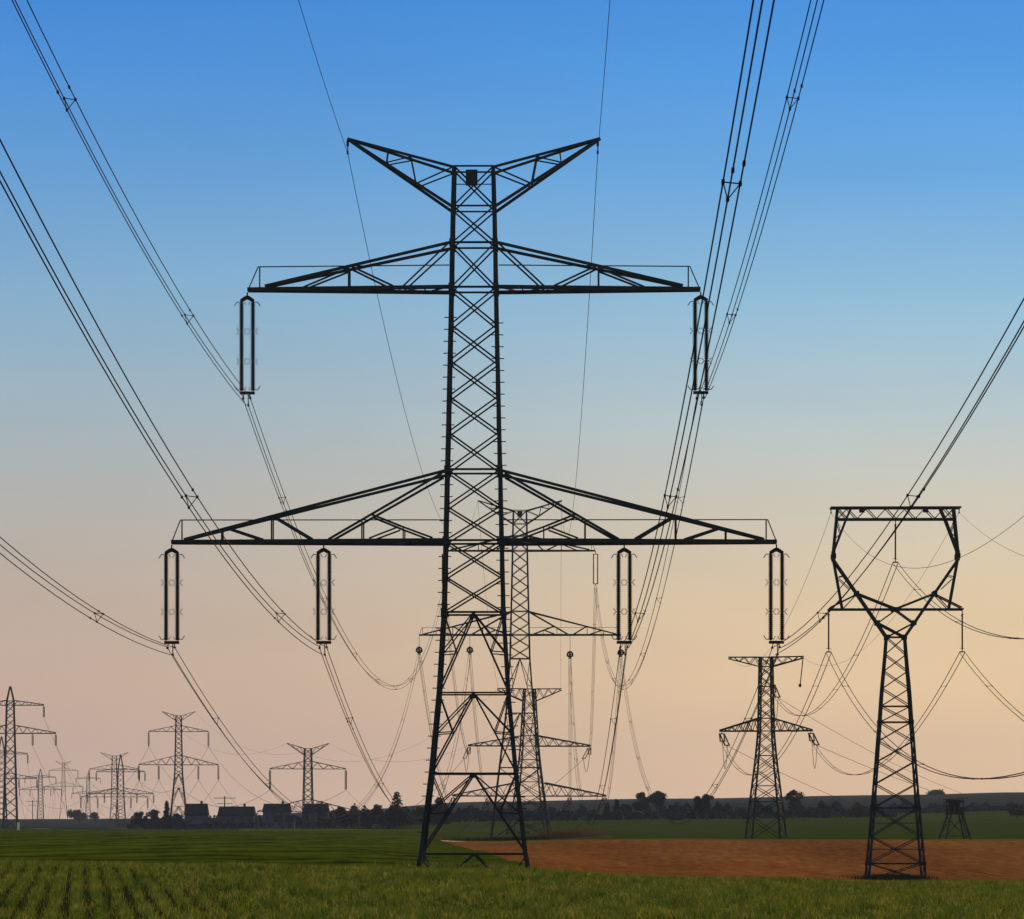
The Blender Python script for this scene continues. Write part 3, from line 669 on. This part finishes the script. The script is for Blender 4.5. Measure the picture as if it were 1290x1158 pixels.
# ------------------------------------------------------------------ pointed pylons, far left
def pointed(px, d, tip, a1, a2, basey, label, ws=1., s_=1.):
    X = (px-645)*d/F; base = gz(X, d)-.05; k = 1480/F*s_
    root = empty('pointed_pylon', (X, d, base), R(4), label=label, cat='pylon', group='pointed pylons at the far left')
    z1 = P(px, a1, d).z-base; z2 = P(px, a2, d).z-base; zt = P(px, tip, d).z-base
    n = 9; lv = [(zt, .12, 0, 'x'), (z1+1.5*s_, 4.4*k, 1, 'x'), (z1, 4.6*k, 1, 'x')]
    for i in range(1, 5): t = i/4; lv.append((z1+(z2-z1)*t, (4.6+.9*t)*k, 1 if i == 4 else 0, 'x'))
    for i in range(1, n+1): t = i/n; lv.append((z2*(1-t), (5.5+3.2*t)*k, 0, 'x'))
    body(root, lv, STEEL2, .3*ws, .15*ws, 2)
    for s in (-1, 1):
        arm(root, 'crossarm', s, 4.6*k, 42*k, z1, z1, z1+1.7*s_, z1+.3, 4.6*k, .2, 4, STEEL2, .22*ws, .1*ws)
        arm(root, 'crossarm', s, 5.5*k, 57*k, z2, z2, z2+2.9*s_, z2+.3, 5.4*k, .2, 5, STEEL2, .24*ws, .1*ws)
    M = Matrix.LocRotScale(root.location, root.rotation_euler, None)
    hang = {'upper left': (-42, z1), 'upper right': (42, z1), 'outer left': (-57, z2), 'inner left': (-28, z2), 'inner right': (28, z2), 'outer right': (57, z2)}
    return {'hang': {a: M @ Vector((x*k, 0, z-.1)) for a, (x, z) in hang.items()}, 'rz': R(4), 'root': root}
TA = pointed(13, 1480, 865, 888.5, 924, 1043, 'nearest pointed-top pylon at the far left edge', 1.35)
TG = pointed(2, 1900, 928, 950, 981, 1043, 'pointed pylon half hidden behind the nearest pointed-top pylon', 1.2)
TB = pointed(51, 3200, 969, 979.5, 995, 1033, 'tiny pointed pylon on the skyline, just right of the nearest pointed one', 1.3)
TD2 = pointed(152, 2080, 951, 972.5, 1000, 1044, 'right one of the overlapping far pylon pair, without a V top', 1.25, 1.02)
TC2 = pointed(111, 4100, 974, 981, 1000, 1033, 'faint thin pylon on the skyline left of the overlapping pair', 1.3)
wA = farstrings(TA, 'nearest pointed-top pylon', 'insulators of the nearest pointed pylon', 4.4)
wG = farstrings(TG, 'half hidden pointed pylon', 'insulators of the hidden pointed pylon', 4.4)
wB = farstrings(TB, 'tiny pointed skyline pylon', 'insulators of the tiny pointed pylon', 4.8)
wD2 = farstrings(TD2, 'right pylon of the overlapping pair', 'insulators of the overlapping pylons', 4.6)
wC2 = farstrings(TC2, 'faint thin skyline pylon', 'insulators of the thin skyline pylon', 5)
for ph in PH:
    wire(span_pts(wA[ph], wD2[ph], 22, 26), .05, f'faint cable from the nearest pointed pylon to the overlapping pair, {ph} one', 'cables of the pointed line')
    wire(span_pts(wG[ph], wB[ph], 34, 26), .05, f'faint cable from the hidden pointed pylon to the tiny one, {ph} one', 'cables of the hidden pointed pylon')
def mast(px, d, top, basey, aw, label):
    X = (px-645)*d/F; base = gz(X, d); h = P(px, top, d).z-base; k = d/F
    root = empty('pole_mast', (X, d, base), label=label, cat='pole', group='small far poles')
    b = MB(); b.bar((0, 0, -.2), (0, 0, h), .5); b.build('pole', STEEL2, root)
    b = MB(); b.bar((-aw*k, -.3, h*.93), (aw*k, -.3, h*.93), .3); b.build('crossbar', STEEL2, root)
    b = MB(); b.bar((-aw*k*.7, .3, h*.74), (aw*k*.7, .3, h*.74), .26); b.build('crossbar', STEEL2, root)
mast(41, 3000, 1008, 1033, 8, 'small dark pole with two crossbars at the far left skyline')
mast(283, 1900, 1003, 1035, 14, 'small faint pole rising behind the dark house roofs')

# ------------------------------------------------------------------ hunting stand
hx, hd = 1203, 535
X = (hx-645)*hd/F; hz = gz(X, hd); kk = hd/F
HS = empty('hunting_stand', (X, hd, hz), R(12), label='dark wooden raised hide on splayed legs at the meadow edge', cat='hunting hide')
zt_, zb_ = 5.1, 3.15
for cx, cy in CR:
    b = MB(); b.bar((cx*.72, cy*.7, zb_+.1), (cx*1.75, cy*1.5, -.1), .16); b.build('leg', WOOD, HS)
b = MB(); b.prism(Vector((0, 0, zb_)), Vector((0, 0, zb_+.12)), [(-1.05, -1), (1.05, -1), (1.05, 1), (-1.05, 1)], Vector((1, 0, 0)), Vector((0, 1, 0))); b.build('platform', WOOD, HS)
b = MB()
for sy in (-1, 1):
    b.box((0, sy*.86, zb_+.56), (1.7, .07, .88)); b.box((0, sy*.86, zt_-.22), (1.62, .07, .36))
for sx_ in (-1, 1):
    b.box((sx_*.86, 0, zb_+.56), (.07, 1.63, .88)); b.box((sx_*.82, 0, zt_-.22), (.07, 1.6, .36))
    for sy in (-1, 1): b.bar((sx_*.9, sy*.9, zb_+.12), (sx_*.86, sy*.86, zt_), .11)
b.box((0, .5, zb_+.9), (1.3, .06, 1.5)); b.build('cabin_wall', WOOD, HS)
b = MB(); b.prism(Vector((-1.25, 0, zt_+.02)), Vector((1.35, 0, zt_+.22)), [(-1.15, -.05), (1.15, -.05), (1.15, .05), (-1.15, .05)], Vector((0, 1, 0)), Vector((0, 0, 1))); b.build('roof', WOOD, HS)
b = MB()
for k in range(4):
    (ax, ay), (bx, by) = CR[k], CR[(k+1) % 4]
    b.bar((ax*1.6, ay*1.38, .4), (bx*1.6, by*1.38, .4), .11); b.bar((ax*1.55, ay*1.34, .5), (bx*.8, by*.75, 2.9), .09)
b.build('cross_brace', WOOD, HS)
b = MB(); b.bar((1.0, -1.7, 0), (.5, -.95, zb_+.2), .08); b.bar((1.4, -1.6, 0), (.9, -.95, zb_+.2), .08)
for i in range(9): t = (i+.7)/9.5; b.bar((1.0-.5*t, -1.7+.75*t, zb_*t), (1.4-.5*t, -1.6+.65*t, zb_*t), .05)
b.build('ladder', WOOD, HS)

# ------------------------------------------------------------------ village
def house(px0, px1, d, top, eave, label, hip=.15, wallm=WALL, dep=9., chim=True, rz=0):
    k = d/F; w = (px1-px0)*k; X = ((px0+px1)/2-645)*k; base = gz(X, d)-.3
    ze = P(645, eave, d).z-base; zr = P(645, top, d).z-base
    root = empty('house', (X, d, base), rz, label=label, cat='house', group='village houses')
    b = MB(); b.box((0, 0, ze/2), (w*.94, dep, ze))
    if hip < .3:
        for s in (-1, 1):
            b.prism(Vector((s*w*.47-s*.2, 0, ze+.001)), Vector((s*w*.47-s*.001, 0, ze+.001)), [(-dep/2+.01, 0), (dep/2-.01, 0), (0, (zr-ze)*.94)], Vector((0, 1, 0)), Vector((0, 0, 1)))
    b.build('wall', wallm, root)
    m = MB(); hw, hd_ = w/2, dep/2+.5; rx = hw*(1-hip)
    v = [(-hw, -hd_, ze-.1), (hw, -hd_, ze-.1), (hw, hd_, ze-.1), (-hw, hd_, ze-.1), (-rx, 0, zr), (rx, 0, zr)]
    v2 = [(x, y, z-.25) for x, y, z in v]
    m.v = v+v2; m.f = [(0, 1, 5, 4), (2, 3, 4, 5), (1, 2, 5), (3, 0, 4), (6, 10, 11, 7), (8, 11, 10, 9), (7, 11, 8), (9, 10, 6), (0, 6, 7, 1), (1, 7, 8, 2), (2, 8, 9, 3), (3, 9, 6, 0)]
    rf = m.build('roof', ROOF, root)
    if chim: c_ = MB(); c_.box((w*.2, .8, zr+.1), (.8, .8, 1.7)); c_.build('chimney', WALL, rf)
    n = max(2, int(w/3))
    for i in range(n):
        x = -w*.47+w*.94*(i+.5)/n
        if i == n//2 and ze > 2.4:
            q = MB(); q.box((x, -dep/2-.03, 1.05), (1., .08, 2.1)); q.build('door', WOOD, root); continue
        f = MB(); 
        for dx in (-.55, .55): f.box((x+dx, -dep/2-.03, ze*.6), (.1, .09, 1.3))
        for dz in (-.6, .6): f.box((x, -dep/2-.03, ze*.6+dz), (1., .088, .1))
        fo = f.build('window', WALL, root); g = MB(); g.box((x, -dep/2-.012, ze*.6), (1., .03, 1.1)); g.build('pane', GLASSM, fo)
    return root
house(233, 262.5, 1450, 1012.5, 1026, 'leftmost dark village house with a high steep roof', .06)
house(275, 322, 1460, 1016, 1027, 'widest low dark village house, second from the left', .05, dep=10)
house(331, 367, 1440, 1012.5, 1022, 'dark village house with a flat-looking ridge, third from the left', .08)
house(382, 415, 1450, 1012.5, 1022, 'rightmost dark village house behind the small V-topped pylon', .10)
house(345, 372, 1400, 1027, 1034, 'low shed standing in front of the third village house', .05, dep=6, chim=False)
house(801.5, 809.5, 1380, 1017, 1020.5, 'narrow pale yellow building among the dark far bushes', .0, WALLP, 3., False)
house(925, 950, 1420, 1017, 1022, 'low dark barn in the hedge behind the one-armed pylon', .05, dep=8, chim=False)
px_, d_ = 23, 900; X = (px_-645)*d_/F
mp_ = empty('marker_post', (X, d_, gz(X, d_)), label='small pale yellow marker post at the far left field edge', cat='post')
b = MB(); b.box((0, 0, .75), (.5, .3, 1.7)); b.build('post', POSTM, mp_)
b = MB(); b.prism(Vector((0, 0, 1.6)), Vector((0, 0, 1.72)), [(-.3, -.2), (.3, -.2), (.3, .2), (-.3, .2)], Vector((1, 0, 0)), Vector((0, 1, 0))); b.build('cap', POSTM, mp_)

# ------------------------------------------------------------------ trees
def cards(V, Fc, pts, size, flat=.5):
    for p in pts:
        a = random.uniform(0, 6.28); e = random.uniform(-1, 1); s = size*random.uniform(.6, 1.3)
        u = Vector((math.cos(a), math.sin(a), random.uniform(-.4, .4))).normalized()*s
        w = Vector((random.uniform(-1, 1), random.uniform(-1, 1), random.uniform(-1, 1))); w = (w-u*(w.dot(u)/u.length_squared)).normalized()*s*flat
        k = len(V); V += [tuple(p-u), tuple(p-u*.2+w), tuple(p+u), tuple(p+u*.1-w)]; Fc.append((k, k+1, k+2, k+3))
def limbs(mb, h, spread, n, lvl=2, r=.2):
    ends = []
    def grow(p, dr, L, r, lv):
        q = p+dr*L*.5+Vector((random.uniform(-.05, .05), random.uniform(-.05, .05), 0))*L; e = q+(dr+Vector((0, 0, .15))).normalized()*L*.5
        mb.tube([p, q, e], [r, r*.75, r*.45], 5); ends.append(e); ends.append(q)
        if lv:
            for _ in range(3):
                d2 = (dr+Vector((random.uniform(-1, 1), random.uniform(-1, 1), random.uniform(-.2, .7)))*.8).normalized(); grow(q.lerp(e, random.uniform(.2, 1)), d2, L*.62, r*.45, lv-1)
    mb.tube([(0, 0, -.3), (.05*h, 0, h*.25), (.02*h, .02*h, h*.55)], [r*1.4, r, r*.7], 6)
    for i in range(n):
        a = 6.283*i/n+random.uniform(-.4, .4); z = h*random.uniform(.25, .55)
        grow(Vector((.02*h, .01*h, z)), Vector((math.cos(a)*spread, math.sin(a)*spread, random.uniform(.5, 1.1))).normalized(), h*.3, r*.5, lvl)
    return ends
def tree(px, d, top, wpx, kind, label, group='trees beyond the fields', basey=None):
    k = d/F; X = (px-645)*k; base = gz(X, d)-.1
    if basey: base = max(base, P(px, basey, d).z) if False else base
    h = P(px, top, d).z-base; w = wpx*k
    root = empty({'con': 'conifer_tree', 'bare': 'bare_tree', 'bush': 'bush'}.get(kind, 'leafy_tree'), (X, d, base), random.uniform(0, 6), label=label, cat='bush' if kind == 'bush' else 'tree', group=group)
    tr = MB(); V = []; Fc = []
    if kind == 'con':
        tr.tube([(0, 0, -.3), (0, 0, h*.97)], [.28, .04], 6); n = 16
        for i in range(n):
            t = i/n; z = h*(.06+.92*t); rr_ = w/2*(1-t)**.62+.1
            for j in range(int(9+20*(1-t))):
                a = random.uniform(0, 6.28); R_ = rr_*random.uniform(.75, 1.15)
                pts = [Vector((math.cos(a)*R_*s, math.sin(a)*R_*s, z-R_*s*.35+random.uniform(-.3, .3))) for s in (.35, .6, .8, 1.)]
                cards(V, Fc, pts, .5, .45)
        mname, mm = 'crown', LEAF2
    elif kind == 'bare':
        ends = limbs(tr, h*.8, .8, 7, 3, .16); mname = None
    else:
        low = kind == 'bush'
        ends = limbs(tr, h*(.75 if not low else .6), w/h, 7 if not low else 5, 1, .25 if not low else .12)
        blobs = []
        for i in range(13):
            a = random.uniform(0, 6.28); q = random.uniform(.1, .9)
            blobs.append((Vector((math.cos(a)*w*.36*q*1.2, math.sin(a)*w*.36*q*1.2, h*random.uniform(.25 if low else .34, .82))), w*random.uniform(.17, .25)))
        blobs.append((Vector((0, 0, h*.84)), w*.17))
        for c_, rb in blobs:
            pts = []
            for _ in range(230):
                v = Vector((random.gauss(0, 1), random.gauss(0, 1), random.gauss(0, 1))).normalized()*rb*random.uniform(.35, 1.12)
                v.z *= .85; pts.append(c_+v)
            cards(V, Fc, pts, .36*max(.6, w/7), .6)
        mname, mm = 'crown', LEAF
    tr.build('trunk', TWIG if kind == 'bare' else BARK, root)
    if mname:
        me = bpy.data.meshes.new('crown'); me.from_pydata(V, [], Fc); me.materials.append(mm); o = bpy.data.objects.new('crown', me); COL.objects.link(o); o.parent = root
    return root
tree(500, 1250, 995, 29, 'con', 'dark pointed conifer standing clear left of the tallest pylon')
tree(553, 1260, 1003, 28, 'con', 'dark conifer seen through the left leg of the tallest pylon')
tree(210, 1480, 1007, 10, 'con', 'slim dark conifer beside the leftmost village house')
tree(809, 1300, 995, 22, 'leaf', 'left one of the round tree pair above the pale yellow building')
tree(829, 1310, 994, 26, 'leaf', 'right and fuller one of the round tree pair above the pale yellow building')
tree(879, 1250, 1000, 17, 'leaf', 'small round tree where the sagging right cables dip, left one')
tree(890, 1260, 997, 18, 'leaf', 'small round tree where the sagging right cables dip, right one')
tree(1000, 1280, 992, 24, 'leaf', 'dense dark tree just right of the one-armed angle pylon')
tree(853, 1300, 1000, 16, 'bare', 'small bare tree between the two round tree pairs')
tree(929, 1300, 1000, 16, 'bare', 'small bare tree left of the one-armed angle pylon')
tree(1053, 1350, 997, 20, 'bare', 'bare tree on the skyline between the angle and portal pylons')
tree(1281, 1250, 1016, 22, 'bush', 'dark bush at the right edge below the hill')
tree(1176, 2900, 999, 26, 'bush', 'dark bush on the right skyline above the raised hide')
tree(98, 2900, 1022, 24, 'bush', 'left wide bush on the left skyline before the overlapping pylons')
tree(119, 2900, 1023, 13, 'bush', 'right small bush on the left skyline before the overlapping pylons')
tree(178, 1500, 1021, 18, 'bush', 'leftmost dark shrub in the row beside the slim conifer')
tree(193, 1500, 1018, 18, 'bush', 'tall middle shrub in the row beside the slim conifer')
tree(222, 1495, 1024, 18, 'bush', 'low shrub between the slim conifer and the leftmost house')
for i, (p, t, w_, kd) in enumerate([(428, 1014, 20, 'leaf'), (446, 1013, 22, 'leaf'), (462, 1017, 14, 'bare'), (474, 1011, 20, 'leaf'), (527, 1015, 16, 'leaf'), (765, 1010, 8, 'con'), (777, 1006, 9, 'con'), (790, 1012, 12, 'leaf'), (845, 1013, 14, 'bush'), (585, 1018, 18, 'bush'), (905, 1012, 16, 'bush'), (1080, 1012, 24, 'bush'), (1035, 1010, 26, 'bush')]):
    tree(p, 1330, t, w_, kd, 'one of the lesser dark trees and shrubs along the far hedge', 'lesser trees along the far hedge')
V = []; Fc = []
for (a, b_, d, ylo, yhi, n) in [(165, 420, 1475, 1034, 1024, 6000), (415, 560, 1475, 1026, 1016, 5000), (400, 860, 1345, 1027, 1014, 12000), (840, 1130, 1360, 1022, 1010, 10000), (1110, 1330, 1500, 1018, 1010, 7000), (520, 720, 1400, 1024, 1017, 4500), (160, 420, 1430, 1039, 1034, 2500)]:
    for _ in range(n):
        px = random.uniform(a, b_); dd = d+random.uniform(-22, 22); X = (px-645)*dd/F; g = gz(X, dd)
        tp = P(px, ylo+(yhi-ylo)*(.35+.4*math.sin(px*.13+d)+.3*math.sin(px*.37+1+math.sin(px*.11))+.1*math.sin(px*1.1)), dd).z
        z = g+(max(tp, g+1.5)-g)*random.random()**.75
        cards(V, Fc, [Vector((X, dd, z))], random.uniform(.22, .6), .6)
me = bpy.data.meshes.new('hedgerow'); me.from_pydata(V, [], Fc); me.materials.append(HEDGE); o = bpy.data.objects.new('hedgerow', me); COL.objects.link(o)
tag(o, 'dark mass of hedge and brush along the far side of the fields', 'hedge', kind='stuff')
# rough grass left standing around the pylon feet
def rough(px, d, rx, ry, n, label, name='rough_grass', m=DRY, hmax=.7):
    k = d/F; X = (px-645)*k+rng.normal(0, rx*.5, n); Y = d+rng.normal(0, ry*.5, n)
    o = blades(name, m, X, Y, rng.uniform(.2, hmax, n), rng.uniform(.02, .05, n), .4, label); o['category'] = 'grass'
rough(716, 655, 5, 6, 2600, 'dry rough grass beside the feet of the second pylon', hmax=2.)
rough(655, 657, 10, 4, 6000, 'dark rough grass between the feet of the second pylon', m=LEAF, hmax=.8)
rough(1128, 307, 2.4, 2.2, 3000, 'dark rough grass around the feet of the portal pylon', m=LEAF, hmax=.6)
rough(597, 220, 3.2, 3, 1800, 'green rough grass around the feet of the tallest pylon', m=BLADE, hmax=.45)
# ------------------------------------------------------------------ haze
def haze(dens):
    b = MB(); b.box((0, 4700, 95), (6000, 10000, 230)); 
    m = bpy.data.materials.new('haze_air'); m.use_nodes = True; n = m.node_tree.nodes; n.remove(n['Principled BSDF'])
    pv = n.new('ShaderNodeVolumePrincipled'); pv.inputs['Density'].default_value = dens; pv.inputs['Color'].default_value = (.72, .86, 1, 1); pv.inputs['Anisotropy'].default_value = .2
    m.node_tree.links.new(pv.outputs[0], n['Material Output'].inputs['Volume'])
    o = b.build('haze', m); tag(o, 'thin evening haze over the fields', 'haze', kind='stuff')
haze(.00005)
